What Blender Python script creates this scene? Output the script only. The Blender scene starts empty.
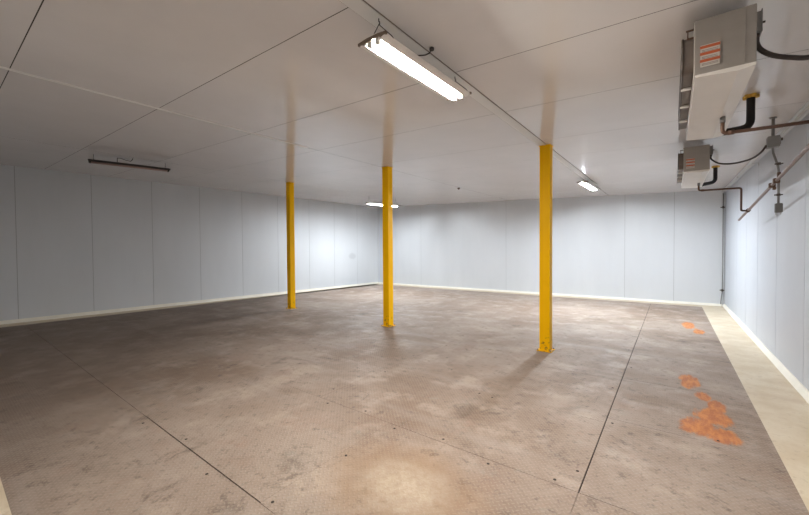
import bpy, bmesh, random
from math import sin, cos, pi, radians, sqrt, atan2
from mathutils import Vector, Matrix

random.seed(4)
S = bpy.context.scene
COL = S.collection

# ------------------------------------------------------------------ mesh helpers
class MB:
    """collects shapes and links them as ONE mesh object"""
    def __init__(self):
        self.bm = bmesh.new()

    def face(self, pts, mi=0):
        vs = [self.bm.verts.new(p) for p in pts]
        f = self.bm.faces.new(vs); f.material_index = mi
        return f

    def box(self, a, b, mi=0, bevel=0.0, seg=2):
        x0, y0, z0 = a; x1, y1, z1 = b
        vs = [self.bm.verts.new(p) for p in
              ((x0, y0, z0), (x1, y0, z0), (x1, y1, z0), (x0, y1, z0),
               (x0, y0, z1), (x1, y0, z1), (x1, y1, z1), (x0, y1, z1))]
        fs = [self.bm.faces.new([vs[i] for i in q]) for q in
              ((0, 3, 2, 1), (4, 5, 6, 7), (0, 1, 5, 4), (1, 2, 6, 5), (2, 3, 7, 6), (3, 0, 4, 7))]
        for f in fs: f.material_index = mi
        if bevel:
            es = list({e for f in fs for e in f.edges})
            bmesh.ops.bevel(self.bm, geom=es, offset=bevel, segments=seg, affect='EDGES', profile=0.5)
        return self

    def hexa(self, p, mi=0):
        """eight corners: four below, four above"""
        vs = [self.bm.verts.new(q) for q in p]
        for q in ((0, 3, 2, 1), (4, 5, 6, 7), (0, 1, 5, 4), (1, 2, 6, 5), (2, 3, 7, 6), (3, 0, 4, 7)):
            self.bm.faces.new([vs[i] for i in q]).material_index = mi
        return self

    def prism(self, outline, axis, a, b, mi=0):
        """outline of 2-D points extruded along axis from a to b"""
        def P(u, v, w):
            return {'x': (w, u, v), 'y': (u, w, v), 'z': (u, v, w)}[axis]
        lo = [self.bm.verts.new(P(u, v, a)) for u, v in outline]
        hi = [self.bm.verts.new(P(u, v, b)) for u, v in outline]
        n = len(outline)
        fs = [self.bm.faces.new(lo), self.bm.faces.new(hi[::-1])]
        for i in range(n):
            fs.append(self.bm.faces.new((lo[i], hi[i], hi[(i + 1) % n], lo[(i + 1) % n])))
        for f in fs: f.material_index = mi
        return self

    def tube(self, pts, r, n=10, mi=0, bend=0.0, caps=True):
        """round bar along a path; bend rounds its corners with that radius"""
        pts = [Vector(p) for p in pts]
        if bend:
            out = [pts[0]]
            for i in range(1, len(pts) - 1):
                p, q, s = pts[i - 1], pts[i], pts[i + 1]
                d1 = (p - q); d2 = (s - q)
                t = min(bend, d1.length * .45, d2.length * .45)
                a = q + d1.normalized() * t; b = q + d2.normalized() * t
                for k in range(7):
                    w = k / 6
                    out.append((1 - w) ** 2 * a + 2 * w * (1 - w) * q + w * w * b)
            out.append(pts[-1]); pts = out
        rings = []
        up = Vector((0.13, 0.21, 1)).normalized()
        prev = None
        for i, p in enumerate(pts):
            if i == 0: t = pts[1] - p
            elif i == len(pts) - 1: t = p - pts[-2]
            else: t = (pts[i + 1] - p).normalized() + (p - pts[i - 1]).normalized()
            t.normalize()
            if prev is None:
                a = t.cross(up)
                if a.length < .1: a = t.cross(Vector((1, 0, 0)))
            else:
                a = prev - t * prev.dot(t)
            a.normalize(); prev = a
            b = t.cross(a)
            rr = r[i] if isinstance(r, (list, tuple)) else r
            rings.append([self.bm.verts.new(p + (a * cos(2 * pi * k / n) + b * sin(2 * pi * k / n)) * rr) for k in range(n)])
        for i in range(len(rings) - 1):
            for k in range(n):
                f = self.bm.faces.new((rings[i][k], rings[i][(k + 1) % n], rings[i + 1][(k + 1) % n], rings[i + 1][k]))
                f.material_index = mi; f.smooth = True
        if caps:
            self.bm.faces.new(rings[0][::-1]).material_index = mi
            self.bm.faces.new(rings[-1]).material_index = mi
        return self

    def ring(self, c, axis, R, r, n=28, m=6, mi=0):
        """a wire ring"""
        c = Vector(c)
        A, B, N = {'x': ((0, 1, 0), (0, 0, 1), (1, 0, 0)), 'z': ((1, 0, 0), (0, 1, 0), (0, 0, 1))}[axis]
        A, B, N = Vector(A), Vector(B), Vector(N)
        rs = []
        for i in range(n):
            d = A * cos(2 * pi * i / n) + B * sin(2 * pi * i / n)
            rs.append([self.bm.verts.new(c + d * (R + r * cos(2 * pi * k / m)) + N * r * sin(2 * pi * k / m)) for k in range(m)])
        for i in range(n):
            for k in range(m):
                f = self.bm.faces.new((rs[i][k], rs[(i + 1) % n][k], rs[(i + 1) % n][(k + 1) % m], rs[i][(k + 1) % m]))
                f.smooth = True; f.material_index = mi
        return self

    def build(self, name, mats, parent=None, at=None):
        """at = world origin of the object; the shapes are given in world space relative to the parent's frame"""
        if not isinstance(mats, (list, tuple)): mats = [mats]
        bmesh.ops.recalc_face_normals(self.bm, faces=self.bm.faces[:])
        o0 = Vector(at) if at is not None else Vector((0, 0, 0))
        if at is not None:
            bmesh.ops.translate(self.bm, verts=self.bm.verts[:], vec=-o0)
        me = bpy.data.meshes.new(name); self.bm.to_mesh(me); self.bm.free()
        for m in mats: me.materials.append(m)
        o = bpy.data.objects.new(name, me); COL.objects.link(o)
        o.location = o0
        if parent: o.parent = parent
        return o


def tag(o, label, cat, group=None):
    o['label'] = label; o['category'] = cat
    if group: o['group'] = group
    return o

def thing(name, label, cat, loc, rz=0.0, group=None):
    o = bpy.data.objects.new(name, None); COL.objects.link(o)
    o.empty_display_size = .1
    o.location = loc; o.rotation_euler = (0, 0, rz)
    return tag(o, label, cat, group)

def struct(name, mb, mats):
    o = mb.build(name, mats); o['kind'] = 'structure'
    return o

def dup(root, loc, rz, label):
    r = root.copy(); COL.objects.link(r)
    r.location = loc; r.rotation_euler = (0, 0, rz); r['label'] = label
    for ch in list(root.children):
        c = ch.copy(); COL.objects.link(c); c.parent = r
        for g in list(ch.children):
            d = g.copy(); COL.objects.link(d); d.parent = c
    return r

# ------------------------------------------------------------------ material helpers
class NT:
    def __init__(self, name):
        self.m = bpy.data.materials.new(name); self.m.use_nodes = True
        self.t = self.m.node_tree; self.b = self.t.nodes['Principled BSDF']
        self.co = self.n('ShaderNodeTexCoord').outputs['Object']
    def n(self, kind, **kw):
        nd = self.t.nodes.new(kind)
        for k, v in kw.items(): setattr(nd, k, v)
        return nd
    def put(self, sock, v):
        if hasattr(v, 'is_linked') or isinstance(v, bpy.types.NodeSocket): self.t.links.new(v, sock)
        else: sock.default_value = v
    def math(self, op, a, b=0.0, c=0.0, clamp=False):
        nd = self.n('ShaderNodeMath', operation=op, use_clamp=clamp)
        self.put(nd.inputs[0], a); self.put(nd.inputs[1], b); self.put(nd.inputs[2], c)
        return nd.outputs[0]
    def noise(self, scale, detail=4, rough=.55, vec=None, stretch=None, dist=0.0):
        v = vec or self.co
        if stretch:
            mp = self.n('ShaderNodeMapping'); self.put(mp.inputs['Vector'], v); mp.inputs['Scale'].default_value = stretch
            v = mp.outputs[0]
        nd = self.n('ShaderNodeTexNoise'); self.put(nd.inputs['Vector'], v)
        nd.inputs['Scale'].default_value = scale; nd.inputs['Detail'].default_value = detail
        nd.inputs['Roughness'].default_value = rough; nd.inputs['Distortion'].default_value = dist
        return nd.outputs['Fac']
    def ramp(self, f, lo, hi):
        nd = self.n('ShaderNodeMapRange'); nd.interpolation_type = 'SMOOTHSTEP'
        self.put(nd.inputs['Value'], f); nd.inputs['From Min'].default_value = lo; nd.inputs['From Max'].default_value = hi
        return nd.outputs[0]
    def mix(self, f, a, b):
        nd = self.n('ShaderNodeMix', data_type='RGBA')
        self.put(nd.inputs[0], f)
        for s, v in ((nd.inputs[6], a), (nd.inputs[7], b)):
            if isinstance(v, tuple): s.default_value = v if len(v) == 4 else v + (1,)
            else: self.t.links.new(v, s)
        return nd.outputs[2]
    def fmix(self, f, a, b):
        nd = self.n('ShaderNodeMix', data_type='FLOAT')
        self.put(nd.inputs[0], f); self.put(nd.inputs[2], a); self.put(nd.inputs[3], b)
        return nd.outputs[0]
    def xyz(self):
        s = self.n('ShaderNodeSeparateXYZ'); self.t.links.new(self.co, s.inputs[0]); return s.outputs
    def bump(self, h, strength, dist):
        nd = self.n('ShaderNodeBump'); nd.inputs['Strength'].default_value = strength; nd.inputs['Distance'].default_value = dist
        self.put(nd.inputs['Height'], h); self.t.links.new(nd.outputs[0], self.b.inputs['Normal'])
    def set(self, color=None, rough=None, metal=None, spec=None):
        if color is not None:
            if isinstance(color, tuple): self.b.inputs['Base Color'].default_value = color if len(color) == 4 else color + (1,)
            else: self.t.links.new(color, self.b.inputs['Base Color'])
        if rough is not None: self.put(self.b.inputs['Roughness'], rough)
        if metal is not None: self.put(self.b.inputs['Metallic'], metal)
        if spec is not None: self.put(self.b.inputs['Specular IOR Level'], spec)
        return self.m

def plain(name, color, rough=.5, metal=0.0, var=.12, scale=14):
    t = NT(name)
    n = t.noise(scale, 3)
    dark = tuple(c * (1 - var) for c in color); light = tuple(min(1, c * (1 + var)) for c in color)
    return t.set(t.mix(n, dark, light), rough, metal)

# ---- wall and ceiling panels: white coated steel sheet with faint streaks and scuffs
def panel_mat(name, color, rough, smudge=None):
    t = NT(name)
    n = t.noise(1.3, 5, .6, stretch=(1, 1, .25))
    c = t.mix(t.ramp(n, .3, .75), tuple(v * .95 for v in color), color)
    d = t.ramp(t.noise(5, 6, .7), .66, .85)
    c = t.mix(t.math('MULTIPLY', d, .22), c, (.38, .37, .35))
    if smudge:
        y, z, r = smudge
        o = t.xyz()
        q = t.math('ADD', t.math('POWER', t.math('DIVIDE', t.math('SUBTRACT', o[1], y), r * 1.5), 2),
                   t.math('POWER', t.math('DIVIDE', t.math('SUBTRACT', o[2], z), r), 2))
        q = t.math('ADD', q, t.math('MULTIPLY', t.noise(9), .8))
        c = t.mix(t.math('MULTIPLY', t.ramp(q, 1.5, .5), .35), c, (.35, .36, .38))
    rr = t.fmix(t.noise(3, 4), rough * .85, rough * 1.15)
    return t.set(c, rr, 0.0, .26)

M = {}
WALLC = (.61, .628, .65)
M['wall'] = panel_mat('white wall panel', WALLC, .42)
M['wall_scuffed'] = panel_mat('white wall panel with a scuff', WALLC, .42, (10.75, 1.28, .16))
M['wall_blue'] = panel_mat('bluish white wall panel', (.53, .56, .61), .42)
M['ceiling'] = panel_mat('white ceiling panel', (.75, .725, .715), .13)
M['joint'] = plain('grey joint sealant', (.07, .066, .062), .9)
M['joint'].node_tree.nodes['Principled BSDF'].inputs['Specular IOR Level'].default_value = 0.05
M['wall_joint'] = plain('pale joint sealant', (.36, .37, .38), .7)
M['caulk'] = plain('white caulk bead', (.80, .79, .77), .5)
M['trim'] = plain('cream trim', (.80, .77, .69), .55, 0, .1, 6)
M['strip'] = plain('off-white steel strip', (.72, .71, .69), .35, 0, .08, 5)
M['strip_edge'] = plain('dirty strip edge', (.22, .18, .15), .7)

def concrete_mat():
    t = NT('beige sealed concrete')
    a = t.noise(3.5, 6, .65); b = t.noise(18, 5, .7)
    c = t.mix(t.ramp(a, .35, .7), (.60, .50, .36), (.70, .62, .49))
    c = t.mix(t.math('MULTIPLY', t.ramp(b, .58, .72), .55), c, (.36, .28, .20))
    c = t.mix(t.math('MULTIPLY', t.ramp(t.noise(1.1, 5, .6), .56, .7), .3), c, (.48, .35, .24))
    c = t.mix(t.math('MULTIPLY', t.ramp(t.noise(7, 6, .75), .55, .68), .45), c, (.42, .31, .2))
    t.bump(b, .25, .004)
    return t.set(c, .7)
M['concrete'] = concrete_mat()

def plate_mat():
    t = NT('stained steel tread plate')
    o = t.xyz(); x, y = o[0], o[1]
    # tread lozenges, alternating direction
    p = .040
    u = t.math('DIVIDE', t.math('ADD', x, y), p); v = t.math('DIVIDE', t.math('SUBTRACT', x, y), p)
    par = t.math('FLOORED_MODULO', t.math('ADD', t.math('FLOOR', u), t.math('FLOOR', v)), 2.0)
    U = t.math('SUBTRACT', t.math('FRACT', u), .5); V = t.math('SUBTRACT', t.math('FRACT', v), .5)
    a = t.fmix(par, U, V); b = t.fmix(par, V, U)
    q = t.math('ADD', t.math('POWER', t.math('DIVIDE', a, .47), 2), t.math('POWER', t.math('DIVIDE', b, .17), 2))
    h = t.ramp(q, 1.1, .35)
    # base colour: brown-grey, traffic stains, dark grime patches, rust blush
    n1 = t.noise(.55, 5, .6, dist=.4); n2 = t.noise(2.3, 6, .65); n3 = t.noise(9, 5, .7)
    c = t.mix(t.ramp(n1, .34, .68), (.235, .166, .122), (.375, .303, .252))
    c = t.mix(t.math('MULTIPLY', t.ramp(n2, .48, .68), .65), c, (.45, .362, .295))
    c = t.mix(t.math('MULTIPLY', t.ramp(t.noise(1.1, 6, .7, dist=.6), .55, .74), .6), c, (.075, .055, .043))
    c = t.mix(t.math('MULTIPLY', t.ramp(t.noise(1.7, 4, .6), .55, .7), .25), c, (.26, .15, .105))
    c = t.mix(t.math('MULTIPLY', t.ramp(n3, .56, .70), .6), c, (.09, .07, .06))
    n4 = t.noise(24, 4, .75)
    c = t.mix(t.math('MULTIPLY', t.ramp(n4, .52, .70), .45), c, (.10, .075, .06))
    c = t.mix(t.math('MULTIPLY', t.ramp(t.noise(4.2, 6, .75, dist=.5), .56, .70), .7), c, (.115, .085, .068))
    n5 = t.noise(3.1, 7, .75)
    c = t.mix(t.math('MULTIPLY', t.ramp(n5, .56, .70), .3), c, (.36, .215, .16))
    c = t.mix(t.math('MULTIPLY', t.ramp(t.noise(6.5, 6, .7), .57, .70), .35), c, (.30, .29, .25))
    # drying streaks across the room
    st = t.ramp(t.noise(1.0, 5, .6, stretch=(.35, 2.6, 1)), .52, .72)
    c = t.mix(t.math('MULTIPLY', st, .25), c, (.43, .385, .355))
    # front-left floor: brown grime, and the lamps' falloff painted into its colour
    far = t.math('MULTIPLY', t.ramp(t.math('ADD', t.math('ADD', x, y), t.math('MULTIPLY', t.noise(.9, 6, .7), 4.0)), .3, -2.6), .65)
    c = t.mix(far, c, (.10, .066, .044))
    # worn crowns of the tread, dirt round them
    c = t.mix(t.math('MULTIPLY', h, .28), c, (.45, .40, .36))
    # rust-brown ring on the foreground plate; pale centre paints the near lamp's bright pool
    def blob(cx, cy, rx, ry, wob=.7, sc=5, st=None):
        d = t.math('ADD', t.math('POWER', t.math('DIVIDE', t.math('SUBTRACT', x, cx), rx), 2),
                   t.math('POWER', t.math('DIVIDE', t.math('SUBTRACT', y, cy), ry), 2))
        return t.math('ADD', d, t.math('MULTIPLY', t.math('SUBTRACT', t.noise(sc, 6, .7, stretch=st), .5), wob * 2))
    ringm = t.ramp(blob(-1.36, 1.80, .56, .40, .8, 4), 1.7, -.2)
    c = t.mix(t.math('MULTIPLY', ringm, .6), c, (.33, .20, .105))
    lamp_pool = t.math('MULTIPLY', t.ramp(blob(-1.36, 1.78, .33, .27, 1.0, 7), 1.5, -.5), t.math('ADD', .55, t.math('MULTIPLY', t.ramp(n4, .35, .65), .45)))
    c = t.mix(t.math('MULTIPLY', lamp_pool, .6), c, (.66, .60, .50))
    # orange rust spills
    rust = None
    for (cx, cy, rx, ry) in ((.20, 3.86, .14, .20), (.32, 3.78, .14, .15), (.30, 4.15, .13, .22), (.36, 4.45, .07, .16), (.17, 5.12, .09, .26),
                             (.26, 4.68, .06, .14), (.27, 8.9, .10, .40), (.40, 8.3, .08, .28)):
        k = t.ramp(blob(cx, cy, rx, ry, 1.7, 11, (1, .3, 1)), 1.3, .5)
        rust = k if rust is None else t.math('MAXIMUM', rust, k)
    rc = t.mix(t.ramp(t.noise(18, 5, .65, stretch=(1, .3, 1)), .35, .65), (.42, .115, .018), (.62, .22, .04))
    c = t.mix(t.math('MULTIPLY', rust, .88), c, rc)
    rg = t.fmix(t.ramp(n2, .35, .7), .72, .58)
    t.bump(t.math('ADD', h, t.math('MULTIPLY', n3, .25)), .55, .003)
    return t.set(c, rg, 0.0, .5)
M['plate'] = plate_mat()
M['gap'] = plain('dirt in the plate joints', (.035, .026, .02), .9)

def yellow_mat():
    t = NT('yellow enamel on steel')
    o = t.xyz()
    chip = t.ramp(t.math('ADD', t.noise(16, 5, .7), t.math('MULTIPLY', o[2], -.18)), .54, .61)
    low = t.ramp(o[2], .5, .12)
    c = t.mix(t.noise(4, 3), (.95, .51, .0), (.98, .56, .0))
    c = t.mix(t.math('MULTIPLY', t.math('MULTIPLY', chip, low), .8), c, (.22, .10, .03))
    return t.set(c, .4, 0.0, .15)
M['yellow'] = yellow_mat()
M['bolt'] = plain('rusty bolt steel', (.30, .22, .16), .5, .6)
M['galv'] = plain('dull galvanised sheet', (.30, .275, .25), .5, .35, .14, 9)
M['pan'] = plain('white enamelled pan', (.66, .625, .58), .4, .0, .08, 4)
M['dark'] = plain('dark brown steel', (.07, .052, .042), .5, .3)
M['shroud'] = plain('grey fan shroud', (.15, .125, .108), .5, .2)
M['rib'] = plain('pale flange', (.78, .75, .71), .4)
M['fan'] = plain('black fan plastic', (.025, .025, .027), .5)
M['wire'] = plain('blackened wire', (.05, .045, .04), .5, .5)
M['rubber'] = plain('black rubber insulation', (.012, .011, .011), .7)
M['cable'] = plain('dark brown cable sheath', (.035, .026, .022), .5)
M['copper'] = plain('tarnished copper', (.115, .062, .042), .55, .3, .3, 20)
M['drain'] = plain('weathered copper drain', (.21, .145, .125), .5, .3, .25, 12)
M['foam'] = plain('yellow-brown foam', (.55, .33, .06), .9, 0, .35, 60)
M['grey'] = plain('grey painted metal', (.23, .225, .22), .5, .3)
M['dark_grey'] = plain('dark grey painted metal', (.13, .13, .125), .5, .3)
M['conduit'] = plain('light grey conduit', (.52, .52, .52), .4, .3)
M['strap'] = plain('rusty strap steel', (.13, .075, .05), .6, .4)
M['white'] = plain('white label stock', (.50, .455, .41), .5)
M['orange'] = plain('orange label print', (.45, .10, .035), .5)
M['print'] = plain('grey label print', (.22, .19, .17), .6)
M['housing'] = plain('white enamelled lamp housing', (.78, .76, .72), .35)
M['lamp_end'] = plain('rust-flecked lamp end', (.20, .15, .11), .5, .2, .35, 40)
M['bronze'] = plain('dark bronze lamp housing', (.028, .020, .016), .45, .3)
M['dead_tube'] = plain('dusty pinkish dead tube glass', (.34, .22, .19), .3)

def tube_mat(name, color, strength):
    t = NT(name)
    t.set((.9, .9, .9), .3)
    t.b.inputs['Emission Color'].default_value = color + (1,)
    t.b.inputs['Emission Strength'].default_value = strength
    return t.m
M['tube'] = tube_mat('lit warm fluorescent tube', (1.0, .92, .82), 450)
M['tube_far'] = tube_mat('lit daylight fluorescent tube', (.87, .94, 1.0), 950)
M['tube_left'] = tube_mat('lit daylight fluorescent tube, older', (.87, .94, 1.0), 790)

# ------------------------------------------------------------------ the room
XR, YB, YF = 1.106, 12.308, -.36
def xl(y): return -11.318 + .0439 * y                 # the left wall runs slightly out of square
def zc(x, y): return 2.9029 - .0396 * x + .0126 * y   # the ceiling falls towards the right wall

# floor: concrete slab, with steel tread plates laid on it
m = MB()
m.hexa([(xl(YF) - .2, YF - .2, -.2), (XR + .2, YF - .2, -.2), (XR + .2, YB + .2, -.2), (xl(YB) - .2, YB + .2, -.2),
        (xl(YF) - .2, YF - .2, -.012), (XR + .2, YF - .2, -.012), (XR + .2, YB + .2, -.012), (xl(YB) - .2, YB + .2, -.012)])
# concrete border, level with the plates
PX0, PX1, PY0, PY1 = -10.80, .632, .25, 11.90
def pxl(y): return -10.84 + .0439 * y
m.box((PX1, YF, -.1), (XR + .1, YB + .1, 0))
m.hexa([(xl(YF) - .1, YF, -.1), (pxl(YF), YF, -.1), (pxl(YB), YB + .1, -.1), (xl(YB) - .1, YB + .1, -.1),
        (xl(YF) - .1, YF, 0), (pxl(YF), YF, 0), (pxl(YB), YB + .1, 0), (xl(YB) - .1, YB + .1, 0)])
m.box((-11, YF, -.1), (PX1, PY0, -.0004)); m.box((-10.5, PY1, -.1), (PX1, YB + .1, -.0004))
struct('floor', m, M['concrete'])

m = MB()
# joint bed under the plates
m.hexa([(pxl(PY0), PY0, -.011), (PX1, PY0, -.011), (PX1, PY1, -.011), (pxl(PY1), PY1, -.011),
        (pxl(PY0), PY0, -.007), (PX1, PY0, -.007), (PX1, PY1, -.007), (pxl(PY1), PY1, -.007)], 1)
def plate(x0, x1, y0, y1, g=(.0012, .0012, .0012, .0012)):
    """one plate; g = gap at left, right, front, back"""
    m.hexa([(x0 + g[0], y0 + g[2], -.008), (x1 - g[1], y0 + g[2], -.008), (x1 - g[1], y1 - g[3], -.008), (x0 + g[0], y1 - g[3], -.008),
            (x0 + g[0], y0 + g[2], 0), (x1 - g[1], y0 + g[2], 0), (x1 - g[1], y1 - g[3], 0), (x0 + g[0], y1 - g[3], 0)], 0)
T = .0010; W = .0075
# front band
xs = [-8.7, -6.27, -3.85, -1.42, PX1]
plate(pxl(.7), -8.7, PY0, 1.15, (0, T, 0, T))
for a, b in zip(xs, xs[1:]): plate(a, b, PY0, 1.15, (T, T, 0, T))
# second band, behind the open joint
xs = [(-10.79, -8.7, .0035), (-8.7, -6.3, .0035), (-6.3, -3.83, .003), (-3.83, -2.9, W), (-2.9, -1.955, W), (-1.955, -.45, .0015), (-.45, PX1, .0015)]
for a, b, g in xs: plate(a, b, 1.15, 2.37, (T, T, g, .0022 if a > -2 else T))
# right-hand column
ys = [2.37, 3.59, 4.81, 6.03, 7.25, 8.47, 9.69, 10.91, PY1]
for i, (a, b) in enumerate(zip(ys, ys[1:])): plate(-.45, PX1, a, b, (.0042, 0, .0022 if i == 0 else .0015, .0015))
# middle column
ys = [2.37, 3.48, 4.70, 5.92, 7.14, 8.36, 9.58, 10.8, PY1]
for i, (a, b) in enumerate(zip(ys, ys[1:])):
    plate(-2.88, -.45, a, b, (.0022, .0042, .0022 if i == 0 else T, T))
# left columns
xs = [-2.88, -5.32, -7.76, -10.2]
for j, (b, a) in enumerate(zip(xs, xs[1:])):
    off = (0, .35, -.1)[j]
    yy = [2.37, 3.46 + off, 4.68 + off, 5.9 + off, 7.12 + off, 8.34 + off, 9.56 + off, 10.78 + off, PY1]
    for i, (c, d) in enumerate(zip(yy, yy[1:])): plate(a, b, c, d, (T, .0022 if j == 0 else T, T, .002 if (j == 0 and i == 0) else T))
plate(-10.74, -10.2, 2.37, PY1, (0, T, T, 0))
# countersunk screw heads along the joints
scr = []
for k in range(13): scr.append((-3.7 + k * .6, 1.15 + (.05 if k % 2 else -.06)))
for k in range(10): scr.append((-.45 + (.05 if k % 2 else -.05), 2.6 + k * .9))
for k in range(8): scr.append((-2.7 + k * .42, 2.37 + (.045 if k % 2 else -.05)))
for k in range(6): scr.append((-2.88 + (.05 if k % 2 else -.05), 2.6 + k * .75))
for (x, y) in ((-1.9, 1.8), (-.4, 3.5), (-1.45, 3.4), (-1.6, 3.42), (.3, 3.66), (-2.2, 3.9), (-2.5, 4.3)): scr.append((x, y))
for x, y in scr:
    m.prism([(x + .010 * cos(i * pi / 5), y + .010 * sin(i * pi / 5)) for i in range(10)], 'z', -.002, .0015, 1)
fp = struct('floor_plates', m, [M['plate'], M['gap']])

# walls: panels with sealed joints
def wall_panels(mb, p0, p1, cuts, depth_dir, joint=.012):
    """panels between floor points p0 and p1; cuts = distances of the joints along the wall"""
    p0 = Vector((*p0, 0)); p1 = Vector((*p1, 0)); L = (p1 - p0).length; d = (p1 - p0) / L
    n = Vector((*depth_dir, 0)).normalized()
    def col(a, b, off, mi):
        A = p0 + d * a + n * off; B = p0 + d * b + n * off
        A2 = p0 + d * a + n * .12; B2 = p0 + d * b + n * .12
        z = lambda q: zc(q.x, q.y) + .03
        mb.hexa([(A.x, A.y, -.05), (B.x, B.y, -.05), (B2.x, B2.y, -.05), (A2.x, A2.y, -.05),
                 (A.x, A.y, z(A)), (B.x, B.y, z(B)), (B2.x, B2.y, z(B2)), (A2.x, A2.y, z(A2))], mi)
    col(-.1, L + .1, .004, 1)
    cs = [-.1] + sorted(c for c in cuts if 0 < c < L) + [L + .1]
    for i in range(len(cs) - 1):
        col(cs[i] + (joint / 2 if i else 0), cs[i + 1] - (joint / 2 if i < len(cs) - 2 else 0), 0, 0)

LW = sqrt((YB - YF) ** 2 + (xl(YB) - xl(YF)) ** 2)
m = MB(); wall_panels(m, (xl(YF), YF), (xl(YB), YB), [v - YF for v in (-.1, 1.113, 2.36, 3.594, 4.78, 6.04, 7.3, 8.6, 9.8, 11.05)], (-1, .0439), .011)
struct('wall_left', m, [M['wall_scuffed'], M['wall_joint']])
m = MB(); wall_panels(m, (xl(YB), YB), (XR, YB), [v - xl(YB) for v in (-8.38, -4.72, -3.5, -1.11, .05)], (0, 1), .009)
struct('wall_back', m, [M['wall'], M['wall_joint']])
m = MB(); wall_panels(m, (XR, YB), (XR, YF), [YB - v for v in (11.5, 10.3, 9.09, 7.99, 6.7, 5.45, 4.25, 3.0, 1.8, .6)], (1, 0), .012)
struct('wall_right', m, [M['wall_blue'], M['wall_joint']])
m = MB(); wall_panels(m, (XR, YF), (xl(YF), YF), [1.2 * k for k in range(1, 10)], (0, -1), .012)
struct('wall_front', m, [M['wall'], M['wall_joint']])

# ceiling: panels in four bays, dark joints, one joint caulked white near the front
m = MB()
def cslab(x0, x1, y0, y1, lo, hi, mi):
    m.hexa([(x, y, zc(x, y) + lo) for x, y in ((x0, y0), (x1, y0), (x1, y1), (x0, y1))] +
           [(x, y, zc(x, y) + hi) for x, y in ((x0, y0), (x1, y0), (x1, y1), (x0, y1))], mi)
bays = [-11.45, -7.94, -4.595, -1.53, 1.25]
cross = [-.5, .44, 1.56, 2.68, 3.80, 5.16, 6.30, 7.45, 8.6, 9.75, 10.9, 12.45]
cslab(-11.5, 1.3, -.55, 12.5, .0008, .1, 1)
for i in range(4):
    for j in range(len(cross) - 1):
        gx = .006; gy = .0035
        cslab(bays[i] + gx, bays[i + 1] - gx, cross[j] + gy, cross[j + 1] - gy, 0, .05, 0)
for k in range(8):   # caulk bead
    cslab(-4.62, -4.57, .0 + k * .45, .0 + (k + 1) * .45, -.003, .02, 2)
struct('ceiling', m, [M['ceiling'], M['joint'], M['caulk']])

# steel cover strip along the right-hand ceiling joint, dirt along both edges
m = MB()
cslab(-1.585, -1.463, YF, 9.9, -.003, .001, 1)
cslab(-1.578, -1.470, YF, 9.9, -.008, .001, 0)
struct('trim_1', m, [M['strip'], M['strip_edge']])
# cove angle where the right wall meets the ceiling
m = MB()
for (a, b) in ((YF, 4.0), (4.0, 8.2), (8.2, YB)):
    pts = []
    for y in (a, b):
        z = zc(XR, y)
        pts.append([(XR, y, z - .055), (XR - .012, y, z - .055), (XR - .055, y, z - .012), (XR - .055, y, z + .01), (XR, y, z + .01)])
    vs = [[m.bm.verts.new(p) for p in q] for q in pts]
    m.bm.faces.new(vs[0]); m.bm.faces.new(vs[1][::-1])
    for i in range(5): m.bm.faces.new((vs[0][i], vs[1][i], vs[1][(i + 1) % 5], vs[0][(i + 1) % 5]))
struct('trim_2', m, M['wall'])
# base angles
m = MB(); m.prism([(XR, 0), (XR - .045, 0), (XR - .045, .012), (XR - .012, .07), (XR, .07)], 'y', YF, YB)
struct('baseboard_right', m, M['trim'])
m = MB(); m.prism([(YB, 0), (YB - .035, 0), (YB - .035, .012), (YB - .012, .06), (YB, .06)], 'x', xl(YB), XR - .046)
struct('baseboard_back', m, M['trim'])
m = MB()
for (u0, u1, v0, v1) in ((0, .05, 0, .012), (0, .012, .012, .075)):
    m.hexa([(xl(YF) + u0, YF, v0), (xl(YF) + u1, YF, v0), (xl(YB) + u1, YB - .036, v0), (xl(YB) + u0, YB - .036, v0),
            (xl(YF) + u0, YF, v1), (xl(YF) + u1, YF, v1), (xl(YB) + u1, YB - .036, v1), (xl(YB) + u0, YB - .036, v1)])
struct('baseboard_left', m, M['trim'])

# ------------------------------------------------------------------ yellow posts
def post(x, y, label):
    t = thing('support_post', label, 'post', (x, y, 0), 0, 'yellow steel posts')
    h = zc(x, y); w = .075; r = .012
    out = []
    for cx, cy, a0 in ((w - r, w - r, 0), (-w + r, w - r, 90), (-w + r, -w + r, 180), (w - r, -w + r, 270)):
        for k in range(4):
            a = radians(a0 + 30 * k); out.append((cx + r * cos(a), cy + r * sin(a)))
    m = MB(); m.prism(out, 'z', .0115, h - .0065); c = m.build('column', M['yellow'], t)
    m = MB(); m.box((-.105, -.105, 0.0006), (.105, .105, .012), bevel=.002); m.build('base_plate', M['yellow'], t)
    m = MB(); m.box((-.085, -.085, h - .0115), (.085, .085, h - .0065)); m.build('cap_plate', M['yellow'], t)
    for sx in (-1, 1):
        for sy in (-1, 1):
            m = MB(); px, py = sx * .09, sy * .09
            m.prism([(px + .011 * cos(i * pi / 3), py + .011 * sin(i * pi / 3)) for i in range(6)], 'z', .0118, .021)
            m.tube([(px, py, .02), (px, py, .034)], .006, 8)
            m.build('bolt', M['bolt'], t)
    return t
post(-7.97, 5.66, 'yellow square steel post farthest left, slimmest of the three')
post(-4.515, 5.46, 'middle yellow square steel post, between the other two')
post(-1.492, 5.48, 'yellow square steel post at right, with chipped paint at its foot')

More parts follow.
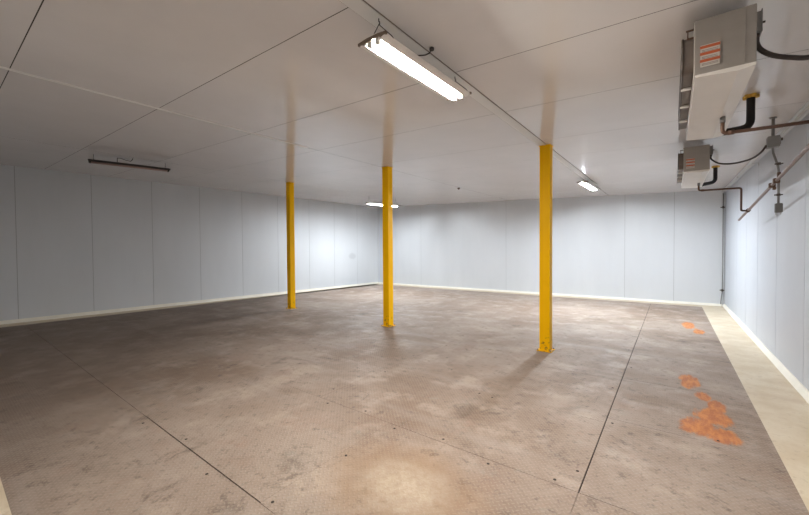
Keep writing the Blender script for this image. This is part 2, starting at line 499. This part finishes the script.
# ------------------------------------------------------------------ strip lights
def strip_light(label, lit, ends, drop, group, lip=.006, tilt=0.0):
    """hung fluorescent fitting; ends = its near and far end on plan, drop = how far it hangs"""
    (x0, y0), (x1, y1) = ends
    cx, cy = (x0 + x1) / 2, (y0 + y1) / 2
    L = sqrt((x1 - x0) ** 2 + (y1 - y0) ** 2); h = L / 2
    rz = -atan2(x1 - x0, y1 - y0)
    zt = zc(cx, cy); base = zt - drop
    t = thing('strip_light', label, 'light', (cx, cy, base), rz, group)
    t.rotation_euler = (tilt, 0, rz)
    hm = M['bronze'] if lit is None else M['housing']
    # z = 0 is the tubes' level; the housing is above
    m = MB()
    prof = [(-.035, .020), (-.045, .040), (-.03, .048), (.03, .048), (.045, .040), (.035, .020)]
    m.prism(prof, 'y', -h + .012, h - .012)
    m.build('housing', hm, t)
    for s in (-1, 1):
        m = MB()
        m.prism([(s * .036, .0215), (s * .058, lip), (s * .062, lip - .004), (s * .112, lip + .013), (s * .112, lip + .017), (s * .065, lip + .003), (s * .044, .0300), (s * .0385, .0300)], 'y', -h + .006, h - .006)
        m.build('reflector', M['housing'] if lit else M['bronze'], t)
    for s in (-1, 1):
        m = MB()
        a, b = (s * h, s * (h - .014)) if s > 0 else (s * h, s * (h - .014))
        m.prism([(-.117, .010), (-.117, .026), (-.045, .034), (.045, .034), (.117, .026), (.117, .010), (.055, .012), (-.055, .012)], 'y', min(a, b), max(a, b))
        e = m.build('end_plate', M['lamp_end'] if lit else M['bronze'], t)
    for s in (-1, 1):
        for q in (-1, 1):
            m = MB()
            a, b = sorted((s * (h - .014), s * (h - .040)))
            m.box((q * .030 - .015, a, -.016), (q * .030 + .015, b, .028), bevel=.004)
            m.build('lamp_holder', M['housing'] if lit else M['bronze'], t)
    for q in (-1, 1):
        m = MB(); m.tube([(q * .030, -h + .040, 0), (q * .030, h - .040, 0)], .0135, 12)
        m.build('tube', lit or M['dead_tube'], t)
    # V hangers of bent wire, a hook in the ceiling above each
    for s in (-1, 1):
        yy = s * (h - .075)
        wx = sin(-rz) * yy + cx; wy = cos(rz) * yy + cy
        top = zc(wx, wy) - base - .0066 - tilt * yy
        m = MB()
        m.tube([(-.113, yy, .014), (-.104, yy, .030), (0, yy, top - .038), (.104, yy, .030), (.113, yy, .014)], .0032, 6)
        m.tube([(0, yy, top - .042), (.007, yy, top - .034), (.006, yy, top - .024), (0, yy, top - .02), (0, yy, top)], .0036, 6)
        m.build('hanger_wire', M['wire'], t)
    return t
strip_light('lit twin-tube strip light hanging nearest, above the middle of the room', M['tube'], ((-1.500, 1.67), (-1.497, 2.81)), .178, 'strip lights', .000, .024)
strip_light('lit strip light glowing far off behind the right-hand yellow post', M['tube_far'], ((-1.59, 8.68), (-1.54, 9.95)), .105, 'strip lights', -.017)
strip_light('lit strip light glowing behind the middle yellow post', M['tube_left'], ((-8.08, 8.72), (-7.80, 9.98)), .27, 'strip lights', -.006)
strip_light('unlit dark strip light hanging by the left wall', None, ((-8.25, 1.70), (-7.97, 2.88)), .15, 'strip lights')

# loose leads on the ceiling
m = MB()
pts = [(-1.600, 2.175, zc(-1.6, 2.175) - .10), (-1.575, 2.19, zc(-1.57, 2.19) - .03), (-1.50, 2.24, zc(-1.5, 2.24) - .02),
       (-1.45, 2.26, zc(-1.45, 2.26) - .018), (-1.425, 2.25, zc(-1.42, 2.25) - .012)]
pts = [(-1.615, 2.17, zc(-1.6, 2.2) - .035), (-1.58, 2.19, zc(-1.58, 2.2) - .03), (-1.53, 2.235, zc(-1.53, 2.2) - .026), (-1.49, 2.255, zc(-1.49, 2.25) - .026),
       (-1.445, 2.25, zc(-1.44, 2.25) - .026), (-1.425, 2.24, zc(-1.42, 2.24) - .014), (-1.42, 2.24, zc(-1.42, 2.24) - .001)]
m.tube(pts, .005, 8)
m.tube([(-1.42, 2.24, zc(-1.42, 2.24) - .017), (-1.42, 2.24, zc(-1.42, 2.24) - .0008)], .017, 12)
tag(m.build('light_cord', M['cable'], at=(-1.42, 2.24, zc(-1.42, 2.24))), 'short dark cord curling over the ceiling beside the nearest lit strip light', 'cord')
m = MB()
x, y = -8.12, 2.13
z = zc(x, y)
m.tube([(-8.11, 2.08, z - .10), (-8.11, 2.08, z - .03), (-8.10, 2.13, z - .026), (-8.08, 2.2, z - .05), (-8.07, 2.27, z - .058), (-8.06, 2.29, z - .03), (-8.05, 2.30, z - .002)], .006, 8)
tag(m.build('light_cord', M['cable'], at=(-8.05, 2.30, z)), 'thin cord looped above the unlit strip light', 'cord')

# small dark knob on the ceiling joint beyond the middle post
m = MB(); x, y = -4.66, 8.69; z = zc(x, y)
m.tube([(x, y, z + .004), (x, y, z - .012)], .045, 14); m.tube([(x, y, z - .012), (x, y, z - .04)], [.028, .02], 12)
tag(m.build('ceiling_knob', M['copper'], at=(x, y, z)), 'small brown knob on the ceiling joint beyond the middle post', 'knob')

# ------------------------------------------------------------------ unit coolers hung from the ceiling
def cooler(label):
    ox, oy = .0, 2.713
    t = thing('unit_cooler', label, 'cooler', (0, oy, 2.494), 0, 'ceiling coolers')
    X0, X1, LN, Z1 = .098, .362, 1.50, .335         # local: y from 0, z from 0
    m = MB()
    m.box((X0, 0, .018), (X1, LN, Z1), bevel=.004)
    m.box((X1 - .048, -.003, .03), (X1 - .045, .002, Z1 - .01))       # folded seam in the end sheet
    m.build('casing', M['galv'], t)
    # drain pan: folded tray, its floor falling to the outlet side
    m = MB()
    xa, xb, ya, yb = X0 + .004, X1 - .002, -.006, LN + .006
    xm = X0 + .19
    for (p, q) in ((xa, xm), (xm, xb)):
        zp = .006 if p == xa else -.008
        zq = -.008 if q == xm else .004
        m.hexa([(p, ya, zp), (q, ya, zq), (q, yb, zq), (p, yb, zp), (p, ya, .019), (q, ya, .019), (q, yb, .019), (p, yb, .019)])
    m.build('drain_pan', M['pan'], t)
    # fan shroud along the left side, rounded at its ends, open at each fan
    m = MB(); sx0, sx1 = .046, X0 - .0005
    z0, z1 = .07, .285
    n = 4; y0, y1 = .045, LN - .13
    out = []
    r = .05
    for cy_, cz_, a0 in ((y1 - r, z1 - r, 0), (y0 + r, z1 - r, 90), (y0 + r, z0 + r, 180), (y1 - r, z0 + r, 270)):
        for k in range(6):
            a = radians(a0 + 18 * k); out.append((cy_ + r * cos(a), cz_ + r * sin(a)))
    # rim band
    NB = len(out)
    vo = [[m.bm.verts.new((xx, p[0], p[1])) for p in out] for xx in (sx0, sx1)]
    for i in range(NB): m.bm.faces.new((vo[0][i], vo[1][i], vo[1][(i + 1) % NB], vo[0][(i + 1) % NB]))
    m.bm.faces.new(vo[1])
    # face plate with round openings, one bay per fan
    R = .098; bw = (y1 - y0) / n
    for k in range(n):
        cyk = y0 + bw * (k + .5); czk = (z0 + z1) / 2
        a0 = y0 + bw * k + (.014 if k == 0 else 0); a1 = y0 + bw * (k + 1) - (.014 if k == n - 1 else 0)
        outer = []; inner = []
        for i in range(32):
            a = 2 * pi * i / 32; c, s_ = cos(a), sin(a)
            hw = (a1 - a0) / 2; hh = (z1 - z0) / 2 - .004
            f = min(hw / abs(c) if abs(c) > 1e-6 else 9, hh / abs(s_) if abs(s_) > 1e-6 else 9)
            outer.append(m.bm.verts.new((sx0 + .0005, (a0 + a1) / 2 + f * c, czk + f * s_)))
            inner.append(m.bm.verts.new((sx0 + .0005, cyk + R * c, czk + R * s_)))
        back = [m.bm.verts.new((sx1 - .006, v.co.y, v.co.z)) for v in inner]
        for i in range(32):
            j = (i + 1) % 32
            m.bm.faces.new((outer[i], outer[j], inner[j], inner[i]))
            m.bm.faces.new((inner[i], inner[j], back[j], back[i]))
    sh = m.build('fan_shroud', M['shroud'], t)
    # dark rim bead round the shroud's outer edge
    m = MB(); m.tube([(sx0, p[0], p[1]) for p in out] + [(sx0, out[0][0], out[0][1])], .006, 6); m.build('rim', M['dark'], sh)
    m = MB(); m.box((.066, .050, .262), (X0 - .001, .062, .272)); m.box((.066, .050, .262), (.072, .062, .318)); m.box((.060, .050, .312), (X0 - .001, .062, .319)); m.build('shroud_bracket', M['strap'], sh)
    # pale flanges crossing underneath
    for yy in (.31, .67, 1.05):
        m = MB(); m.box((sx0 - .004, yy, z0 - .016), (sx1 - .002, yy + .014, z0 + .004)); m.build('flange', M['rib'], sh)
    for k in range(n):
        cyk = y0 + bw * (k + .5); czk = (z0 + z1) / 2
        m = MB()
        m.tube([(sx0 + .014, cyk, czk), (sx1 - .004, cyk, czk)], .026, 14)
        for b in range(4):
            a = 2 * pi * b / 4 + .4 * k
            for (aa, ab) in ((a - .45, a + .45),):
                p = []
                for rr, wd in ((.024, .35), (.092, .42)):
                    p.append((rr, a - wd, -.008)); p.append((rr, a + wd, .008))
                q = [(sx0 + .028 + dx, cyk + rr * cos(an), czk + rr * sin(an)) for rr, an, dx in p]
                w = [(v[0] + .003, v[1], v[2]) for v in q]
                m.hexa([q[0], q[1], q[3], q[2], w[0], w[1], w[3], w[2]])
        fn = m.build('fan', M['fan'], t)
        m = MB()
        for rr in (.03, .053, .076, .099): m.ring((sx0 + .002, cyk, czk), 'x', rr, .0017, 26, 5)
        for b in range(6):
            a = 2 * pi * b / 6
            m.tube([(sx0 + .003, cyk + .03 * cos(a), czk + .03 * sin(a)), (sx0 + .003, cyk + .1 * cos(a), czk + .1 * sin(a))], .0017, 5)
        m.build('fan_guard', M['wire'], fn)
    # hanger brackets up to the ceiling
    for yy in (.24, LN - .30):
        for xx in (X0 + .03, X1 - .045):
            top = zc(xx, oy + yy) - 2.494
            m = MB()
            m.box((xx, yy, Z1 - .002), (xx + .011, yy + .03, top - .003 + .0))
            m.box((xx - .022, yy - .004, top - .006), (xx + .03, yy + .034, top - .0015))
            m.build('hanger_bracket', M['strap'], t)
    # warning sticker: pale label, three orange bars, small print between
    m = MB(); m.box((.126, -.0052, .058), (.210, -.0012, .182)); st = m.build('warning_sticker', M['white'], t)
    for z in (.162, .124, .084):
        m = MB(); m.box((.124, -.0062, z), (.212, -.0050, z + .016)); m.build('warning_bar', M['orange'], st)
    for z in (.150, .142, .111, .103, .073, .066):
        m = MB(); x = .132
        while x < .200:
            w = random.uniform(.006, .015); m.box((x, -.0059, z), (min(x + w, .204), -.005, z + (.004 if x == .132 else .003))); x += w
        m.build('small_print', M['print'], st)
    # electrical box on the right side
    m = MB(); m.box((X1 - .0005, .10, .225), (X1 + .036, .19, .335), bevel=.004)
    m.box((X1 + .030, .098, .220), (X1 + .036, .192, .345), bevel=.002)
    eb = m.build('electrical_box', M['grey'], t)
    m = MB(); m.tube([(X1 + .036, .14, .285), (X1 + .052, .14, .285)], .006, 8); m.build('switch_lever', M['dark'], eb)
    m = MB(); m.tube([(X1 + .016, .14, .227), (X1 + .016, .14, .205)], .014, 12); m.build('cable_gland', M['dark'], eb)
    return t
c1 = cooler('large-looking nearer ceiling cooler, grey box with white pan underneath')
c2 = dup(c1, (.02, 5.985, 2.494), 0, 'smaller-looking ceiling cooler farther back, behind the nearer one')
# the second one hangs a little lower below the ceiling: longer hangers of its own
for ch in list(c2.children):
    if ch.name.startswith('hanger_bracket'): bpy.data.objects.remove(ch)
for yy in (.68, 1.15):
    for xx in (.128, .317):
        top = zc(xx + .02, 5.985 + yy) - 2.494
        m = MB()
        m.box((xx, yy, .333), (xx + .011, yy + .03, top - .003))
        m.box((xx - .022, yy - .004, top - .006), (xx + .03, yy + .034, top - .0015))
        m.build('hanger_bracket', M['strap'], c2)

def smooth(pts, n=8):
    """Catmull-Rom through the points"""
    P = [Vector(p) for p in pts]; P = [2 * P[0] - P[1]] + P + [2 * P[-1] - P[-2]]
    out = []
    for i in range(1, len(P) - 2):
        for k in range(n):
            t = k / n
            out.append(.5 * ((2 * P[i]) + (-P[i - 1] + P[i + 1]) * t + (2 * P[i - 1] - 5 * P[i] + 4 * P[i + 1] - P[i + 2]) * t * t + (-P[i - 1] + 3 * P[i] - 3 * P[i + 1] + P[i + 2]) * t ** 3))
    out.append(P[-2]); return out

# power cables
t = MB(); t.tube(smooth([(.378, 2.853, 2.698), (.380, 2.853, 2.665), (.398, 2.853, 2.625), (.445, 2.86, 2.583), (.515, 2.86, 2.548), (.60, 2.87, 2.528), (.78, 2.88, 2.535), (.95, 2.9, 2.60), (1.088, 2.92, 2.66)]), .0135, 10)
t.tube([(1.075, 2.918, 2.655), (1.1055, 2.922, 2.668)], .026, 12)
tag(t.build('power_cable', M['cable'], at=(.378, 2.853, 2.698)), 'thick dark cable sagging from the nearer cooler towards the right wall', 'cable')
t = MB(); t.tube(smooth([(.398, 6.125, 2.698), (.400, 6.12, 2.67), (.428, 6.1, 2.63), (.495, 6.08, 2.582), (.62, 6.02, 2.557), (.74, 5.85, 2.556), (.80, 5.70, 2.585), (.832, 5.615, 2.635)]), .0105, 10)
tag(t.build('power_cable', M['cable'], at=(.398, 6.125, 2.698)), 'dark cable sagging from the farther cooler to the grey junction box', 'cable')

# black-insulated pipes dropping from the ceiling, foam collar at the top
def insulated(x, y, zb, xe, ze, ye, label):
    z = zc(x, y)
    t = thing('insulated_pipe', label, 'pipe', (x, y, z), 0, 'black-insulated pipes')
    m = MB(); m.tube([(0, 0, -.0005), (0, 0, zb - z), (xe - x, -.04, ze - z), (xe - x - .03, ye - y, ze - z)], .031, 14, bend=.07)
    m.build('insulation', M['rubber'], t)
    m = MB()
    n = 18
    for (r, zz0, zz1) in ((.052, -.030, -.0005),):
        lo = [(r * (1 + .18 * sin(5 * a + 1) + .1 * sin(9 * a))) for a in [2 * pi * i / n for i in range(n)]]
        m.prism([(lo[i] * cos(2 * pi * i / n), lo[i] * sin(2 * pi * i / n)) for i in range(n)], 'z', zz0, zz1)
    m.build('foam_collar', M['foam'], t)
    return t
insulated(.585, 4.652, 2.64, .345, 2.615, 4.2132, 'thick black-insulated pipe dropping from the ceiling behind the nearer cooler')
insulated(.62, 8.519, 2.70, .36, 2.655, 7.4852, 'black-insulated elbow pipe behind the farther cooler')

# copper drains from the pans to the sloping drain line
XD = .86
def zd(y): return 1.955 + (7.80 - y) * .0950
def copper(x, y, ztop, zrun, path, label):
    t = thing('copper_pipe', label, 'pipe', (x, y, ztop), 0, 'copper condensate pipes')
    m = MB(); m.tube([(0, 0, 0.0), (0, 0, zrun - ztop)] + [(a - x, b - y, c - ztop) for a, b, c in path], .0125, 12, bend=.03)
    m.build('pipe_run', M['copper'], t)
    m = MB(); m.tube([(0, 0, .002), (0, 0, -.04)], .017, 12); m.build('outlet_fitting', M['grey'], t)
    pts = [(0, 0, zrun - ztop)] + [(a - x, b - y, c - ztop) for a, b, c in path]
    for p, q in ((pts[0], pts[1]),):
        m = MB(); d = (Vector(q) - Vector(p)).normalized()
        m.tube([Vector(p) + d * .03, Vector(p) + d * .065], .017, 12); m.build('elbow_collar', M['copper'], t)
    return t
copper(.300, 3.60, 2.487, 2.365, [(XD - .0255, 3.60, zd(3.60))], 'brown copper drain pipe running right from under the nearer cooler')
copper(.318, 6.96, 2.487, 2.372, [(.788, 6.96, 2.362), (.788, 6.96, zd(6.96) + .002), (XD - .0255, 6.96, zd(6.96))], 'stepped copper drain pipe under the farther cooler')

t = thing('drain_pipe', 'long sloping reddish drain pipe along the right wall', 'pipe', (XD, 7.80, 1.955))
m = MB(); m.tube([(0, 0, 0), (0, 2.2 - 7.80, zd(2.2) - 1.955), (XR - XD - .001, 2.2 - 7.80, zd(2.2) - 1.955)], .0155, 12, bend=.05); m.build('pipe_run', M['drain'], t)
for yy in (6.96, 3.60):
    m = MB(); m.tube([(0, yy - .035 - 7.8, zd(yy - .035) - 1.955), (0, yy + .035 - 7.8, zd(yy + .035) - 1.955)], .025, 12); m.build('tee_fitting', M['copper'], t)
YC = 5.36
for (yy, dz, up) in ((YC + .10, 0, -1), (YC - .10, 0, 1)):
    m = MB(); z = zd(yy) - 1.955; y = yy - 7.8
    m.box((-.026, y - .022, z - .026), (.026, y + .022, z + .026), bevel=.006)
    m.box((.004, y - .018, z + (.02 if up > 0 else -.05)), (.03, y + .018, z + (.085 if up > 0 else -.02)), bevel=.004)
    m.build('pipe_clamp', M['strap'], t)

# junction box on a short pipe from the ceiling, conduit hanging from it, outlet box at the bottom
jx, jy = .884, 5.60
t = thing('junction_box', 'grey junction box hung from the ceiling near the right wall', 'junction box', (jx, jy, zc(jx, jy)))
zt = zc(jx, jy)
m = MB(); m.box((-.048, -.05, 2.607 - zt), (.05, .05, 2.728 - zt), bevel=.006)
m.box((-.052, -.054, 2.628 - zt), (.054, -.046, 2.708 - zt), bevel=.003)
m.build('box_body', M['grey'], t)
m = MB(); m.tube([(0, 0, 2.726 - zt), (0, 0, -.004)], .014, 12); m.build('drop_pipe', M['grey'], t)
m = MB(); m.tube([(0, 0, -.012), (0, 0, -.0005)], .03, 14); m.build('ceiling_flange', M['grey'], t)
m = MB(); m.tube([(.048, 0, 2.69 - zt), (.075, 0, 2.69 - zt)], .016, 10); m.build('cable_gland', M['dark'], t)
m = MB(); m.tube([(-.035, 0, 2.635 - zt), (-.060, .008, 2.63 - zt)], .016, 10); m.build('cable_gland', M['dark'], t)

t = thing('conduit', 'thin grey conduit hanging below the junction box, crossing the sloping drain pipe', 'conduit', (jx, jy, 2.607))
m = MB(); cx2, cy2 = .893, YC
m.tube(smooth([(0, 0, .002), (.001, -.03, -.07), (.006, -.13, -.17), (cx2 - jx, cy2 - jy + .02, -.27), (cx2 - jx, cy2 - jy, -.36)]) + [(cx2 - jx, cy2 - jy, 1.962 - 2.607)], .0105, 10)
m.build('conduit_run', M['grey'], t)
for z in (2.385, 2.06):
    m = MB(); x, y, zz = cx2 - jx, cy2 - jy, z - 2.607
    m.tube([(x, y, zz - .012), (x, y, zz + .012)], .016, 12)
    m.box((x - .032, y - .004, zz - .006), (x + .032, y + .004, zz + .006))
    m.build('strap', M['dark'], t)
t = thing('outlet_box', 'small grey outlet box at the bottom of the hanging conduit', 'outlet box', (cx2, cy2, 1.865))
m = MB(); m.box((-.026, -.026, .008), (.026, .026, .105), bevel=.006); m.build('box_body', M['dark_grey'], t)
m = MB(); m.box((-.029, -.032, .012), (.029, -.0255, .10), bevel=.003); m.build('cover_plate', M['dark_grey'], t)
for dx in (-.018, .018):
    m = MB(); m.tube([(dx, 0, .010), (dx, 0, -.012)], .004, 6); m.build('prong', M['conduit'], t)

# conduits fixed on the walls
m = MB(); xx, r = XR - .068, .0135
t = thing('conduit', 'light grey conduit running along the top of the right wall', 'conduit', (xx, 12.2, zc(XR, 12.2) - .075))
z0 = zc(XR, 12.2) - .075
m.tube([(0, 0, 0), (0, 1.5 - 12.2, zc(XR, 1.5) - .075 - z0)], r, 12); m.build('conduit_run', M['conduit'], t)
for y in (9.6, 6.4, 3.3):
    m = MB(); zz = zc(XR, y) - .075 - z0
    m.tube([(0, y - .05 - 12.2, zz), (0, y + .05 - 12.2, zz)], .019, 12); m.build('coupling', M['conduit'], t)
for y in (11.0, 8.0, 5.0, 2.2):
    m = MB(); zz = zc(XR, y) - .075 - z0
    m.box((-.016, y - .015 - 12.2, zz - .019), (.0665, y + .015 - 12.2, zz - .0135)); m.box((.0625, y - .015 - 12.2, zz - .06), (.0675, y + .015 - 12.2, zz - .0135)); m.build('strap', M['conduit'], t)
t = thing('conduit', 'thin grey vertical conduit in the back right corner', 'conduit', (1.052, 12.262, .06))
m = MB(); m.tube([(-.03, 0, .002), (-.022, 0, .14), (0, 0, .33), (0, 0, zc(1.05, 12.26) - .16)], .011, 10, bend=.06); m.build('conduit_run', M['grey'], t)
for z in (.42, 2.56):
    m = MB(); m.tube([(0, 0, z - .03 - .06), (0, 0, z + .03 - .06)], .020, 12); m.box((-.05, .01, z - .072), (.04, .0445, z - .048)); m.build('strap', M['dark'], t)

# ------------------------------------------------------------------ camera, world, view
cam = bpy.data.cameras.new('camera'); co = bpy.data.objects.new('camera', cam); COL.objects.link(co)
f = .8895 * 400; cam.sensor_width = 36; cam.lens = 36 * f / 809; cam.clip_start = .02
yaw, pit, rol = -.6442, -.0196, -.0065
fw = Vector((sin(yaw) * cos(pit), cos(yaw) * cos(pit), sin(pit))); r = Vector((cos(yaw), -sin(yaw), 0)); u = r.cross(fw)
R_ = cos(rol) * r + sin(rol) * u; U_ = -sin(rol) * r + cos(rol) * u
mt = Matrix((R_, U_, -fw)).transposed().to_4x4(); mt.translation = (0, 0, 1.5)
co.matrix_world = mt
S.camera = co

w = bpy.data.worlds.new('world'); S.world = w; w.use_nodes = True
w.node_tree.nodes['Background'].inputs[0].default_value = (.5, .5, .5, 1)
w.node_tree.nodes['Background'].inputs[1].default_value = 0.0
S.view_settings.view_transform = 'Standard'; S.view_settings.look = 'None'
S.view_settings.gamma = 1; S.view_settings.use_curve_mapping = False
S.view_settings.exposure = 0.26
S.cycles.max_bounces = 10; S.cycles.diffuse_bounces = 6; S.cycles.glossy_bounces = 4
S.cycles.sample_clamp_indirect = 6.0
